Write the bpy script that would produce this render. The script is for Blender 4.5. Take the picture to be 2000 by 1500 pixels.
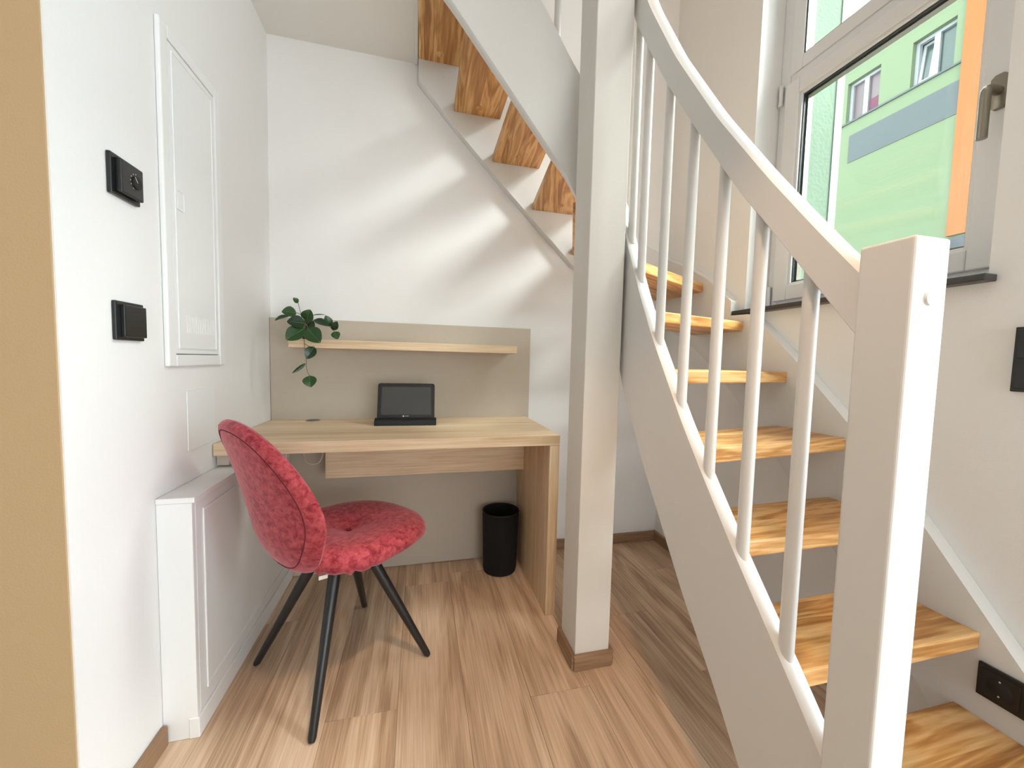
import bpy, bmesh, math, random
from mathutils import Vector, Matrix
random.seed(7)
R = math.radians
scene = bpy.context.scene
for o in list(bpy.data.objects): bpy.data.objects.remove(o)
COL = scene.collection

# ------------------------------------------------------------------ camera
F_PX = 740.53
yaw, pitch, roll = 0.239421, -0.061421, 0.023601
cyw, syw = math.cos(yaw), math.sin(yaw)
fw = Vector((syw*math.cos(pitch), cyw*math.cos(pitch), math.sin(pitch)))
rt = Vector((cyw, -syw, 0)); up = rt.cross(fw)
r2 = rt*math.cos(roll) + up*math.sin(roll); u2 = -rt*math.sin(roll) + up*math.cos(roll)
cd = bpy.data.cameras.new('camera'); cam = bpy.data.objects.new('camera', cd); COL.objects.link(cam)
M = Matrix((r2, u2, -fw)).transposed().to_4x4(); M.translation = Vector((0.65775, -1.94225, 1.04399))
cam.matrix_world = M
cd.sensor_fit = 'HORIZONTAL'; cd.sensor_width = 36; cd.lens = F_PX*36/2000
cd.clip_start = 0.02; cd.clip_end = 200
scene.camera = cam

# ------------------------------------------------------------------ world, lights, exposure
world = bpy.data.worlds.new('sky'); scene.world = world; world.use_nodes = True
wn = world.node_tree; bg = wn.nodes['Background']
bg.inputs['Color'].default_value = (0.86, 0.94, 1.0, 1); bg.inputs['Strength'].default_value = 6.2
def area(name, loc, target, sx, sy, power, color):
    l = bpy.data.lights.new(name, 'AREA'); l.shape = 'RECTANGLE'; l.size = sx; l.size_y = sy
    l.energy = power; l.color = color
    o = bpy.data.objects.new(name, l); COL.objects.link(o); o.location = loc
    o.rotation_euler = (Vector(target)-Vector(loc)).to_track_quat('-Z', 'Y').to_euler()
    return o
area('garden_window_light', (4.2, -2.75, 1.25), (0.0, -0.95, 1.1), 1.7, 1.9, 112, (0.72, 0.88, 1.0))
area('rear_window_light', (2.0, -4.5, 0.95), (1.3, 0, 0.3), 2.4, 1.3, 42, (0.90, 0.96, 1.0))
area('upper_landing_light', (1.3, -1.0, 4.7), (1.3, -0.6, 2.0), 1.0, 1.0, 10, (1.0, 0.82, 0.66))
sp = bpy.data.lights.new('ceiling_downlight', 'SPOT'); sp.energy = 46; sp.color = (1.0, 0.66, 0.42); sp.spot_size = R(52); sp.spot_blend = 0.6; sp.shadow_soft_size = 0.06
spo = bpy.data.objects.new('ceiling_downlight', sp); COL.objects.link(spo); spo.location = (0.95, -1.70, 2.40)
spo.rotation_euler = (R(12), 0, 0)
sl = bpy.data.lights.new('hazy_sun', 'SUN'); sl.energy = 22; sl.angle = R(42); sl.color = (0.96, 0.98, 0.98)
so_ = bpy.data.objects.new('hazy_sun', sl); COL.objects.link(so_); so_.location = (8, -3, 8)
so_.rotation_euler = Vector((-1.0, 0.40, -1.1)).to_track_quat('-Z', 'Y').to_euler()
scene.view_settings.view_transform = 'Standard'; scene.view_settings.look = 'None'
scene.view_settings.exposure = 0.48; scene.view_settings.gamma = 1.0
scene.view_settings.use_curve_mapping = False

# ------------------------------------------------------------------ materials
def lin(c):
    c = c/255.0
    return c/12.92 if c <= 0.04045 else ((c+0.055)/1.055)**2.4
def rgb(r, g, b): return (lin(r), lin(g), lin(b), 1)
def mat(name, color, rough=0.5, metal=0.0, bump=0.0, bscale=200.0, spec=0.5, coat=0.0, sheen=0.0, var=0.0, vscale=8.0):
    m = bpy.data.materials.new(name); m.use_nodes = True; nt = m.node_tree; N = nt.nodes; L = nt.links
    b = N['Principled BSDF']; b.inputs['Base Color'].default_value = color
    b.inputs['Roughness'].default_value = rough; b.inputs['Metallic'].default_value = metal
    b.inputs['Specular IOR Level'].default_value = spec; b.inputs['Coat Weight'].default_value = coat
    b.inputs['Sheen Weight'].default_value = sheen
    tc = N.new('ShaderNodeTexCoord')
    if var > 0:
        n = N.new('ShaderNodeTexNoise'); n.inputs['Scale'].default_value = vscale; n.inputs['Detail'].default_value = 5
        L.new(tc.outputs['Object'], n.inputs['Vector'])
        mx = N.new('ShaderNodeMix'); mx.data_type = 'RGBA'
        mx.inputs['A'].default_value = tuple(min(1, c*(1-var)) for c in color[:3])+(1,)
        mx.inputs['B'].default_value = tuple(min(1, c*(1+var)) for c in color[:3])+(1,)
        L.new(n.outputs['Fac'], mx.inputs['Factor']); L.new(mx.outputs['Result'], b.inputs['Base Color'])
    if bump > 0:
        n2 = N.new('ShaderNodeTexNoise'); n2.inputs['Scale'].default_value = bscale; n2.inputs['Detail'].default_value = 3
        L.new(tc.outputs['Object'], n2.inputs['Vector'])
        bp = N.new('ShaderNodeBump'); bp.inputs['Strength'].default_value = bump; bp.inputs['Distance'].default_value = 0.002
        L.new(n2.outputs['Fac'], bp.inputs['Height']); L.new(bp.outputs['Normal'], b.inputs['Normal'])
    return m
def wood(name, dark, mid, light, along=1.2, across=14.0, fine=130.0, rough=0.45, stave=0.0, per_object=0.0, contrast=1.0, rings=0.5, tone=0.0):
    """grain runs along local X"""
    m = bpy.data.materials.new(name); m.use_nodes = True; nt = m.node_tree; N = nt.nodes; L = nt.links
    b = N['Principled BSDF']; b.inputs['Roughness'].default_value = rough
    tc = N.new('ShaderNodeTexCoord'); vec = tc.outputs['Object']
    oi = N.new('ShaderNodeObjectInfo')
    add = N.new('ShaderNodeVectorMath'); add.operation = 'MULTIPLY_ADD'
    cmb = N.new('ShaderNodeCombineXYZ')
    for i in range(3): L.new(oi.outputs['Random'], cmb.inputs[i])
    add.inputs[1].default_value = (1, 1, 1)
    sc = N.new('ShaderNodeVectorMath'); sc.operation = 'SCALE'; sc.inputs['Scale'].default_value = 37.0
    L.new(cmb.outputs[0], sc.inputs[0]); L.new(vec, add.inputs[0]); L.new(sc.outputs[0], add.inputs[2])
    src = add.outputs[0]
    if stave > 0:   # glued staves: each strip shifts the grain and its tone
        sep = N.new('ShaderNodeSeparateXYZ'); L.new(vec, sep.inputs[0])
        dv = N.new('ShaderNodeMath'); dv.operation = 'DIVIDE'; dv.inputs[1].default_value = stave; L.new(sep.outputs['Y'], dv.inputs[0])
        fl = N.new('ShaderNodeMath'); fl.operation = 'FLOOR'; L.new(dv.outputs[0], fl.inputs[0])
        wnz = N.new('ShaderNodeTexWhiteNoise'); wnz.noise_dimensions = '1D'
        ad2 = N.new('ShaderNodeMath'); ad2.operation = 'ADD'; L.new(fl.outputs[0], ad2.inputs[0])
        m37 = N.new('ShaderNodeMath'); m37.operation = 'MULTIPLY'; m37.inputs[1].default_value = 91; L.new(oi.outputs['Random'], m37.inputs[0])
        L.new(m37.outputs[0], ad2.inputs[1]); L.new(ad2.outputs[0], wnz.inputs['W'])
        s3 = N.new('ShaderNodeVectorMath'); s3.operation = 'MULTIPLY_ADD'; s3.inputs[1].default_value = (9, 9, 9)
        L.new(wnz.outputs['Color'], s3.inputs[0]); L.new(src, s3.inputs[2]); src = s3.outputs[0]
    mp = N.new('ShaderNodeMapping'); mp.inputs['Scale'].default_value = (along, across, across); L.new(src, mp.inputs['Vector'])
    n1 = N.new('ShaderNodeTexNoise'); n1.inputs['Scale'].default_value = 1; n1.inputs['Detail'].default_value = 4; n1.inputs['Distortion'].default_value = 0.6
    L.new(mp.outputs[0], n1.inputs['Vector'])
    # contour rings of the same noise give cathedral figures
    mul = N.new('ShaderNodeMath'); mul.operation = 'MULTIPLY'; mul.inputs[1].default_value = 34; L.new(n1.outputs['Fac'], mul.inputs[0])
    sn = N.new('ShaderNodeMath'); sn.operation = 'SINE'; L.new(mul.outputs[0], sn.inputs[0])
    mr = N.new('ShaderNodeMapRange'); mr.inputs['From Min'].default_value = -1; L.new(sn.outputs[0], mr.inputs['Value'])
    mp2 = N.new('ShaderNodeMapping'); mp2.inputs['Scale'].default_value = (5.0, fine, fine); L.new(src, mp2.inputs['Vector'])
    n2 = N.new('ShaderNodeTexNoise'); n2.inputs['Scale'].default_value = 1; n2.inputs['Detail'].default_value = 3; L.new(mp2.outputs[0], n2.inputs['Vector'])
    mixf = N.new('ShaderNodeMix'); mixf.inputs['Factor'].default_value = rings*0.5
    L.new(n1.outputs['Fac'], mixf.inputs[2]); L.new(mr.outputs[0], mixf.inputs[3])
    mixg = N.new('ShaderNodeMix'); mixg.inputs['Factor'].default_value = 0.42
    L.new(mixf.outputs[0], mixg.inputs[2]); L.new(n2.outputs['Fac'], mixg.inputs[3])
    cr = N.new('ShaderNodeValToRGB'); e = cr.color_ramp.elements
    e[0].position = 0.5-0.22/contrast; e[0].color = dark; e[1].position = 0.5+0.2/contrast; e[1].color = light
    k = e.new(0.5); k.color = mid
    L.new(mixg.outputs[0], cr.inputs['Fac'])
    colr = cr.outputs['Color']
    if per_object > 0:
        hv = N.new('ShaderNodeHueSaturation'); r1 = N.new('ShaderNodeMapRange'); L.new(oi.outputs['Random'], r1.inputs['Value'])
        r1.inputs['To Min'].default_value = 1-per_object; r1.inputs['To Max'].default_value = 1+per_object
        L.new(r1.outputs[0], hv.inputs['Value']); L.new(colr, hv.inputs['Color']); colr = hv.outputs['Color']
    if stave > 0 and tone > 0:
        hv = N.new('ShaderNodeHueSaturation'); r1 = N.new('ShaderNodeMapRange'); L.new(wnz.outputs['Value'], r1.inputs['Value'])
        r1.inputs['To Min'].default_value = 1-tone; r1.inputs['To Max'].default_value = 1+tone
        L.new(r1.outputs[0], hv.inputs['Value']); L.new(colr, hv.inputs['Color']); colr = hv.outputs['Color']
    L.new(colr, b.inputs['Base Color'])
    bp = N.new('ShaderNodeBump'); bp.inputs['Strength'].default_value = 0.12; bp.inputs['Distance'].default_value = 0.001
    L.new(n2.outputs['Fac'], bp.inputs['Height']); L.new(bp.outputs['Normal'], b.inputs['Normal'])
    return m

M_WALL = mat('white_wall_paint', rgb(238, 237, 235), 0.85, bump=0.25, bscale=260, spec=0.2)
M_BEIGE = mat('beige_wall_paint', rgb(192, 163, 124), 0.85, bump=0.25, bscale=260, spec=0.2)
M_CEIL = mat('ceiling_paint', rgb(232, 230, 224), 0.9, spec=0.1)
M_LACQ = mat('white_lacquer', rgb(224, 223, 220), 0.32, spec=0.45)
M_COLUMN = mat('white_column_paint', rgb(226, 223, 216), 0.7, bump=0.1, spec=0.3)
M_METALW = mat('white_enamel', rgb(238, 239, 238), 0.35)
M_UPVC = mat('white_window_plastic', rgb(226, 228, 230), 0.35)
M_GASKET = mat('rubber_gasket', rgb(38, 46, 52), 0.5)
M_BLACK = mat('black_plastic', rgb(24, 25, 26), 0.28)
M_BLACKM = mat('black_matt', rgb(16, 16, 17), 0.6)
M_BIN = mat('black_bin', rgb(4, 4, 5), 0.9, bump=0.3, bscale=500)
M_SCREEN = mat('grey_screen', rgb(66, 66, 64), 0.25)
M_PRINT = mat('pale_print', rgb(205, 205, 205), 0.5)
M_STEEL = mat('brushed_steel', rgb(150, 143, 132), 0.33, metal=0.9)
M_SILL = mat('dark_stone', rgb(58, 55, 54), 0.35, var=0.35, vscale=120)
M_TAUPE = mat('taupe_panel', rgb(190, 179, 163), 0.6, bump=0.1, var=0.03, vscale=40)
M_LEG = mat('black_lacquered_wood', rgb(30, 30, 31), 0.35, bump=0.2, bscale=120)
M_OAK = wood('oiled_oak', rgb(160, 108, 56), rgb(204, 152, 90), rgb(230, 188, 130), 1.6, 13, 110, 0.38, stave=0.085, contrast=1.15, rings=0.75, tone=0.07)
M_DESK = wood('light_oak_board', rgb(196, 166, 126), rgb(226, 200, 166), rgb(238, 219, 190), 0.9, 18, 170, 0.5, stave=0.09, contrast=1.05, rings=0.25, tone=0.05)
M_FLOOR = wood('oak_floor_plank', rgb(150, 121, 96), rgb(201, 172, 143), rgb(228, 204, 177), 0.7, 6.5, 190, 0.42, per_object=0.09, contrast=1.0, rings=0.55)
M_BASE = wood('oak_baseboard', rgb(118, 90, 66), rgb(150, 118, 90), rgb(172, 142, 112), 1.2, 14, 120, 0.5, contrast=1.0, rings=0.3)
M_SUB = mat('floor_underlay', rgb(70, 55, 42), 0.9)
M_GREEN = mat('green_facade_render', rgb(94, 104, 82), 0.9, bump=0.1, bscale=60, spec=0.1)
M_STUCCO = mat('rough_green_stucco', rgb(108, 124, 108), 0.95, bump=0.9, bscale=70, spec=0.1, var=0.08, vscale=70)
M_BEAD = mat('pale_corner_bead', rgb(128, 132, 126), 0.7)
M_BAND = mat('grey_facade_band', rgb(62, 67, 67), 0.8)
M_ORANGE = mat('orange_facade_band', rgb(116, 67, 16), 0.8)
M_PLINTH = mat('grey_gravel_clad', rgb(54, 57, 62), 0.9, var=0.6, vscale=14)
M_EXTW = mat('pale_window_frame', rgb(128, 130, 132), 0.5)
M_EXTG = mat('far_window_glass', rgb(50, 62, 58), 0.15)
M_EXTG2 = mat('far_window_glass_pink', rgb(82, 68, 70), 0.3, var=0.2, vscale=3)
M_CURT = mat('pink_curtain', rgb(88, 50, 64), 0.9)
M_BARK = mat('bark', rgb(150, 145, 140), 0.9)
M_ASPH = mat('street_ground', rgb(120, 122, 124), 0.95)

def velvet():
    m = bpy.data.materials.new('red_velvet'); m.use_nodes = True; N = m.node_tree.nodes; L = m.node_tree.links
    b = N['Principled BSDF']; b.inputs['Roughness'].default_value = 0.75; b.inputs['Sheen Weight'].default_value = 0.55
    b.inputs['Sheen Roughness'].default_value = 0.4; b.inputs['Sheen Tint'].default_value = (1.0, 0.55, 0.6, 1)
    b.inputs['Specular IOR Level'].default_value = 0.15
    tc = N.new('ShaderNodeTexCoord')
    n = N.new('ShaderNodeTexNoise'); n.inputs['Scale'].default_value = 52; n.inputs['Detail'].default_value = 8; n.inputs['Roughness'].default_value = 0.68; n.inputs['Distortion'].default_value = 0.5
    L.new(tc.outputs['Object'], n.inputs['Vector'])
    cr = N.new('ShaderNodeValToRGB'); e = cr.color_ramp.elements
    e[0].position = 0.36; e[0].color = rgb(122, 36, 46); e[1].position = 0.68; e[1].color = rgb(186, 88, 92)
    k = e.new(0.5); k.color = rgb(160, 62, 70)
    L.new(n.outputs['Fac'], cr.inputs['Fac']); L.new(cr.outputs['Color'], b.inputs['Base Color'])
    n2 = N.new('ShaderNodeTexNoise'); n2.inputs['Scale'].default_value = 500; L.new(tc.outputs['Object'], n2.inputs['Vector'])
    bp = N.new('ShaderNodeBump'); bp.inputs['Strength'].default_value = 0.3; bp.inputs['Distance'].default_value = 0.001
    L.new(n2.outputs['Fac'], bp.inputs['Height']); L.new(bp.outputs['Normal'], b.inputs['Normal'])
    return m
M_VELVET = velvet()
M_SEAM = mat('dark_red_seam', rgb(112, 26, 38), 0.9)
def leafmat():
    m = bpy.data.materials.new('dark_leaf'); m.use_nodes = True; N = m.node_tree.nodes; L = m.node_tree.links
    b = N['Principled BSDF']; b.inputs['Roughness'].default_value = 0.32
    tc = N.new('ShaderNodeTexCoord'); oi = N.new('ShaderNodeObjectInfo')
    w = N.new('ShaderNodeTexWave'); w.inputs['Scale'].default_value = 45; w.bands_direction = 'DIAGONAL'; w.inputs['Distortion'].default_value = 2
    L.new(tc.outputs['Object'], w.inputs['Vector'])
    a = N.new('ShaderNodeMix'); a.data_type = 'RGBA'; a.inputs['A'].default_value = rgb(11, 36, 18); a.inputs['B'].default_value = rgb(24, 58, 28)
    L.new(w.outputs['Fac'], a.inputs['Factor'])
    a2 = N.new('ShaderNodeMix'); a2.data_type = 'RGBA'; a2.inputs['B'].default_value = rgb(44, 92, 20)
    mr = N.new('ShaderNodeMapRange'); mr.inputs['To Max'].default_value = 0.6; L.new(oi.outputs['Random'], mr.inputs['Value'])
    L.new(mr.outputs[0], a2.inputs['Factor']); L.new(a.outputs['Result'], a2.inputs['A']); L.new(a2.outputs['Result'], b.inputs['Base Color'])
    return m
M_LEAF = leafmat()
M_RIB = mat('pale_midrib', rgb(84, 116, 74), 0.5)
M_STEM = mat('brown_stem', rgb(104, 92, 66), 0.6)
def glassmat(name, tint):
    m = bpy.data.materials.new(name); m.use_nodes = True; N = m.node_tree.nodes; L = m.node_tree.links
    N.remove(N['Principled BSDF']); out = N['Material Output']
    t = N.new('ShaderNodeBsdfTransparent'); t.inputs['Color'].default_value = tint
    g = N.new('ShaderNodeBsdfGlossy'); g.inputs['Roughness'].default_value = 0.01
    lw = N.new('ShaderNodeLayerWeight'); pw = N.new('ShaderNodeMath'); pw.operation = 'POWER'; pw.inputs[1].default_value = 5
    L.new(lw.outputs['Facing'], pw.inputs[0])
    fr = N.new('ShaderNodeMath'); fr.operation = 'MULTIPLY_ADD'; fr.inputs[1].default_value = 0.7; fr.inputs[2].default_value = 0.02; L.new(pw.outputs[0], fr.inputs[0])
    mx = N.new('ShaderNodeMixShader'); L.new(fr.outputs[0], mx.inputs[0]); L.new(t.outputs[0], mx.inputs[1]); L.new(g.outputs[0], mx.inputs[2])
    L.new(mx.outputs[0], out.inputs['Surface']); return m
M_GLASS = glassmat('window_glass', (0.96, 0.98, 0.97, 1))

# ------------------------------------------------------------------ mesh helpers
def obj(name, bm, m, parent=None, smooth=False, loc=None, rot=None, label=None):
    me = bpy.data.meshes.new(name); bmesh.ops.recalc_face_normals(bm, faces=bm.faces[:]); bm.to_mesh(me); bm.free()
    me.materials.append(m)
    if smooth:
        me.shade_smooth()
        try: me.set_sharp_from_angle(angle=R(35))
        except Exception: pass
    o = bpy.data.objects.new(name, me); COL.objects.link(o)
    if parent: o.parent = parent
    if loc is not None: o.location = loc
    if rot is not None: o.rotation_euler = rot
    if label: o['label'] = label
    return o
def empty(name, loc, rotz=0, label=None, cat=None, group=None, kind=None):
    o = bpy.data.objects.new(name, None); COL.objects.link(o); o.location = loc; o.rotation_euler = (0, 0, rotz)
    o.empty_display_size = 0.05
    if label: o['label'] = label
    if cat: o['category'] = cat
    if group: o['group'] = group
    if kind: o['kind'] = kind
    return o
def tag(o, label=None, cat=None, group=None, kind=None):
    if label: o['label'] = label
    if cat: o['category'] = cat
    if group: o['group'] = group
    if kind: o['kind'] = kind
    return o
def box(bm, a, b, bev=0.0, seg=2):
    x0, y0, z0 = a; x1, y1, z1 = b
    v = [bm.verts.new(p) for p in ((x0,y0,z0),(x1,y0,z0),(x1,y1,z0),(x0,y1,z0),(x0,y0,z1),(x1,y0,z1),(x1,y1,z1),(x0,y1,z1))]
    fs = [bm.faces.new([v[i] for i in f]) for f in ((0,3,2,1),(4,5,6,7),(0,1,5,4),(1,2,6,5),(2,3,7,6),(3,0,4,7))]
    if bev > 0:
        es = list({e for f in fs for e in f.edges})
        bmesh.ops.bevel(bm, geom=es, offset=bev, segments=seg, affect='EDGES', profile=0.5)
def B(a, b, bev=0.0, seg=2):
    bm = bmesh.new(); box(bm, a, b, bev, seg); return bm
def prism(bm, pts, h0, h1, axis='z', bev=0.0, seg=2):
    """pts 2-D; axis is extrusion axis. z: (x,y); x: (y,z); y: (x,z)"""
    def P(p, h):
        return {'z': (p[0], p[1], h), 'x': (h, p[0], p[1]), 'y': (p[0], h, p[1])}[axis]
    a = [bm.verts.new(P(p, h0)) for p in pts]; b = [bm.verts.new(P(p, h1)) for p in pts]
    n = len(pts); fs = [bm.faces.new(a), bm.faces.new(list(reversed(b)))]
    for i in range(n): fs.append(bm.faces.new((a[i], b[i], b[(i+1) % n], a[(i+1) % n])))
    if bev > 0:
        es = list({e for f in fs for e in f.edges})
        bmesh.ops.bevel(bm, geom=es, offset=bev, segments=seg, affect='EDGES', profile=0.5)
def cyl(bm, p, q, r0, r1=None, seg=16, caps=True):
    p = Vector(p); q = Vector(q); r1 = r0 if r1 is None else r1
    d = (q-p).normalized(); t = Vector((0, 0, 1)) if abs(d.z) < 0.9 else Vector((1, 0, 0))
    u = d.cross(t).normalized(); w = d.cross(u)
    A = [bm.verts.new(p+(u*math.cos(2*math.pi*i/seg)+w*math.sin(2*math.pi*i/seg))*r0) for i in range(seg)]
    Bq = [bm.verts.new(q+(u*math.cos(2*math.pi*i/seg)+w*math.sin(2*math.pi*i/seg))*r1) for i in range(seg)]
    for i in range(seg): bm.faces.new((A[i], A[(i+1) % seg], Bq[(i+1) % seg], Bq[i]))
    if caps: bm.faces.new(A); bm.faces.new(list(reversed(Bq)))
def tube(bm, pts, rad, seg=8):
    pts = [Vector(p) for p in pts]; rings = []
    n = len(pts); u = None
    for i, p in enumerate(pts):
        d = (pts[min(i+1, n-1)]-pts[max(i-1, 0)]).normalized()
        if u is None: u = d.orthogonal().normalized()
        else: u = (u-d*u.dot(d)).normalized()
        w = d.cross(u); r = rad[i] if isinstance(rad, (list, tuple)) else rad
        rings.append([bm.verts.new(p+(u*math.cos(2*math.pi*k/seg)+w*math.sin(2*math.pi*k/seg))*r) for k in range(seg)])
    for a, b in zip(rings, rings[1:]):
        for k in range(seg): bm.faces.new((a[k], a[(k+1) % seg], b[(k+1) % seg], b[k]))
    bm.faces.new(rings[0]); bm.faces.new(list(reversed(rings[-1])))
def catmull(pts, n=6):
    pts = [Vector(p) for p in pts]; out = []
    P = [pts[0]*2-pts[1]]+pts+[pts[-1]*2-pts[-2]]
    for i in range(1, len(P)-2):
        for k in range(n):
            t = k/n; a, b, c, d = P[i-1], P[i], P[i+1], P[i+2]
            out.append(0.5*((2*b)+(-a+c)*t+(2*a-5*b+4*c-d)*t*t+(-a+3*b-3*c+d)*t**3))
    out.append(pts[-1]); return out
def interp(K, s):
    if s <= K[0][0]: a, b = K[0], K[1]
    elif s >= K[-1][0]: a, b = K[-2], K[-1]
    else:
        for a, b in zip(K, K[1:]):
            if a[0] <= s <= b[0]: break
    return a[1]+(b[1]-a[1])*(s-a[0])/(b[0]-a[0])
def smooth_table(K, s0, s1, n=160, w=0.05):
    out = []
    for i in range(n+1):
        s = s0+(s1-s0)*i/n; t = 0; c = 0
        for k in range(-6, 7):
            g = math.exp(-(k/3.0)**2); t += g*interp(K, s+k*w/6); c += g
        out.append((s, t/c))
    return out

# ------------------------------------------------------------------ the room
W, H, TOP, RY = 2.033, 2.433, 5.0, -4.7
OX = 0.622   # edge of the stair opening
LY = -1.047  # near end of the white left wall
# floor: one underlay and single planks lying on it, top at z = 0
floor = tag(obj('floor', B((-2.6, RY, -0.12), (4.3, 0.2, -0.012)), M_SUB), kind='structure')
def plank(x0, x1, y0, y1):
    w, l = x1-x0, y1-y0
    bm = B((-l/2, -w/2, -0.012), (l/2, w/2, 0), 0.0009, 1)
    o = obj('plank', bm, M_FLOOR, floor, loc=((x0+x1)/2, (y0+y1)/2, 0), rot=(0, 0, R(90)))
    return o
PW, PL = 0.1995, 1.22
joint0 = {2: -0.828, 5: -0.874, 0: -0.35, 1: -1.25, 3: -0.2, 4: -1.35, 6: -1.28, 7: -0.58, 8: -0.9, 9: -0.3, 10: -1.1}
for i in range(-12, 21):
    x0 = 0.002+i*0.2
    j = joint0.get(i, -((i*0.37) % 1.22))
    y = j
    while y < 0.0: y += PL
    while y > RY+0.02:
        a, b = max(y-PL, RY), min(y, 0.0)
        if b-a > 0.02 and (b > -3.3 or True) and not (x0 < -0.1 and a > LY): 
            aa, bb = a+0.0004, b-0.0004
            if x0 < -0.1: bb = min(bb, LY+0.02)
            if x0+PW < W+0.05 or bb < -1.9 or True: plank(x0, x0+PW, aa, bb)
        y -= PL

# walls
def struct(name, bm, m): return tag(obj(name, bm, m), kind='structure')
struct('wall_left', B((-0.14, LY, -0.01), (0.0, 0.0, TOP)), M_WALL)
struct('wall_left_return', B((-2.6, LY, -0.01), (-0.14, LY+0.14, H)), M_BEIGE)
bm = bmesh.new(); box(bm, (-0.14, LY-0.004, 0.0), (-0.003, LY-0.0005, H)); box(bm, (-2.6, LY-0.004, 0.0), (-0.14, LY-0.0005, H))
struct('wall_front_left', bm, M_BEIGE)
struct('wall_back', B((-0.14, 0.0, -0.01), (W+0.19, 0.14, TOP)), M_WALL)
WY0, WY1, WZ0, WZ1 = -1.288, -0.556, 1.267, 3.25   # window opening
bm = bmesh.new()
box(bm, (W, -1.66, -0.01), (W+0.19, WY0, TOP)); box(bm, (W, WY1, -0.01), (W+0.19, 0.0, TOP))
box(bm, (W, WY0, -0.01), (W+0.19, WY1, WZ0)); box(bm, (W, WY0, WZ1), (W+0.19, WY1, TOP))
struct('wall_right', bm, M_WALL)
bm = bmesh.new()   # rendered insulation on the outside
X0, X1 = W+0.19, W+0.345
box(bm, (X0, -1.66, -1.2), (X1, WY0+0.03, TOP)); box(bm, (X0, WY1-0.062, -1.2), (X1, 1.2, TOP))
box(bm, (X0, WY0+0.03, -1.2), (X1, WY1-0.062, WZ0)); box(bm, (X0, WY0+0.03, WZ1), (X1, WY1-0.062, TOP))
ow = struct('wall_outer_render', bm, M_STUCCO)
obj('corner_bead', B((X1-0.004, WY1-0.0655, WZ0), (X1+0.036, WY1-0.03, WZ1)), M_BEAD, ow)
# hidden remainder of the room (behind and beside the camera)
struct('wall_right_step', B((W+0.19, -1.81, -0.01), (4.3, -1.66, H)), M_WALL)
struct('wall_far_right', B((4.3, RY, -0.01), (4.44, -1.66, H)), M_WALL)
struct('wall_rear', B((-2.6, RY-0.14, -0.01), (4.44, RY, H)), M_WALL)
struct('wall_far_left', B((-2.74, RY, -0.01), (-2.6, LY+0.14, H)), M_WALL)
bm = bmesh.new()
box(bm, (-0.14, -1.72, H), (OX, 0.0, H+0.236)); box(bm, (-2.74, RY, H), (4.44, -1.72, H+0.236)); box(bm, (-2.74, -1.72, H), (-0.14, LY+0.14, H+0.236))
struct('ceiling', bm, M_CEIL)
struct('ceiling_upper', B((-0.14, -3.2, TOP), (W+0.345, 0.14, TOP+0.1)), M_CEIL)
struct('wall_upper_front', B((-0.14, -3.3, H+0.236), (W+0.345, -3.2, TOP)), M_WALL)
bm = B((-0.14, -3.2, H+0.236), (0.0, LY, TOP)); struct('wall_upper_left', bm, M_WALL)
bm = B((W, -3.2, H+0.236), (W+0.19, -1.66, TOP)); struct('wall_upper_right', bm, M_WALL)
# white lining of the stair opening
struct('trim_1', B((OX, -1.715, H-0.006), (OX+0.016, -0.001, H+0.236), 0.001, 1), M_LACQ)

# baseboards
def baseboard(name, a, b, along):
    l = math.hypot(b[0]-a[0], b[1]-a[1]); bm = B((-l/2, -0.0075, 0), (l/2, 0.0075, 0.055), 0.003, 2)
    return tag(obj(name, bm, M_BASE, loc=((a[0]+b[0])/2, (a[1]+b[1])/2, 0), rot=(0, 0, math.atan2(b[1]-a[1], b[0]-a[0]))), kind='structure')
baseboard('baseboard_left', (0.0085, -0.808), (0.0085, LY), 'y')
baseboard('baseboard_back', (1.226, -0.0085), (W-0.001, -0.0085), 'x')
baseboard('baseboard_right', (W-0.0085, -0.017), (W-0.0085, -1.40), 'y')

# ------------------------------------------------------------------ window
win = empty('window_1', (2.17, (WY0+WY1)/2, WZ0+0.018), kind='structure')
def wc(bm): 
    bmesh.ops.translate(bm, verts=bm.verts[:], vec=-Vector((2.17, (WY0+WY1)/2, WZ0+0.018))); return bm
def ring(x0, x1, y0, y1, z0, z1, w, bev=0.003):
    bm = bmesh.new()
    box(bm, (x0, y0, z0), (x1, y0+w, z1), bev); box(bm, (x0, y1-w, z0), (x1, y1, z1), bev)
    box(bm, (x0, y0+w, z0), (x1, y1-w, z0+w), bev); box(bm, (x0, y0+w, z1-w), (x1, y1-w, z1), bev)
    return bm
ZT = 2.245
obj('window_frame', wc(ring(2.150, 2.215, WY0, WY1, 1.285, WZ1, 0.046)), M_UPVC, win)
obj('transom', wc(B((2.150, WY0+0.046, 2.205), (2.215, WY1-0.046, 2.252), 0.003)), M_UPVC, win)
sash = obj('sash', wc(ring(2.132, 2.200, WY0+0.036, WY1-0.040, 1.323, 2.212, 0.060, 0.004)), M_UPVC, win)
obj('glazing_bead', wc(ring(2.141, 2.178, WY0+0.0955, WY1-0.0995, 1.3825, 2.1525, 0.010, 0.001)), M_UPVC, sash)
obj('gasket', wc(ring(2.149, 2.176, WY0+0.1045, WY1-0.1085, 1.3915, 2.1435, 0.005, 0.0)), M_GASKET, sash)
obj('spacer_bar', wc(ring(2.162, 2.185, WY0+0.1090, WY1-0.113, 1.396, 2.139, 0.006, 0.0)), M_STEEL, sash)
obj('glass_pane', wc(B((2.158, WY0+0.105, 1.390), (2.1615, WY1-0.109, 2.145))), M_GLASS, sash)
obj('outer_glass_pane', wc(B((2.180, WY0+0.105, 1.390), (2.1835, WY1-0.109, 2.145))), M_GLASS, sash)
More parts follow.
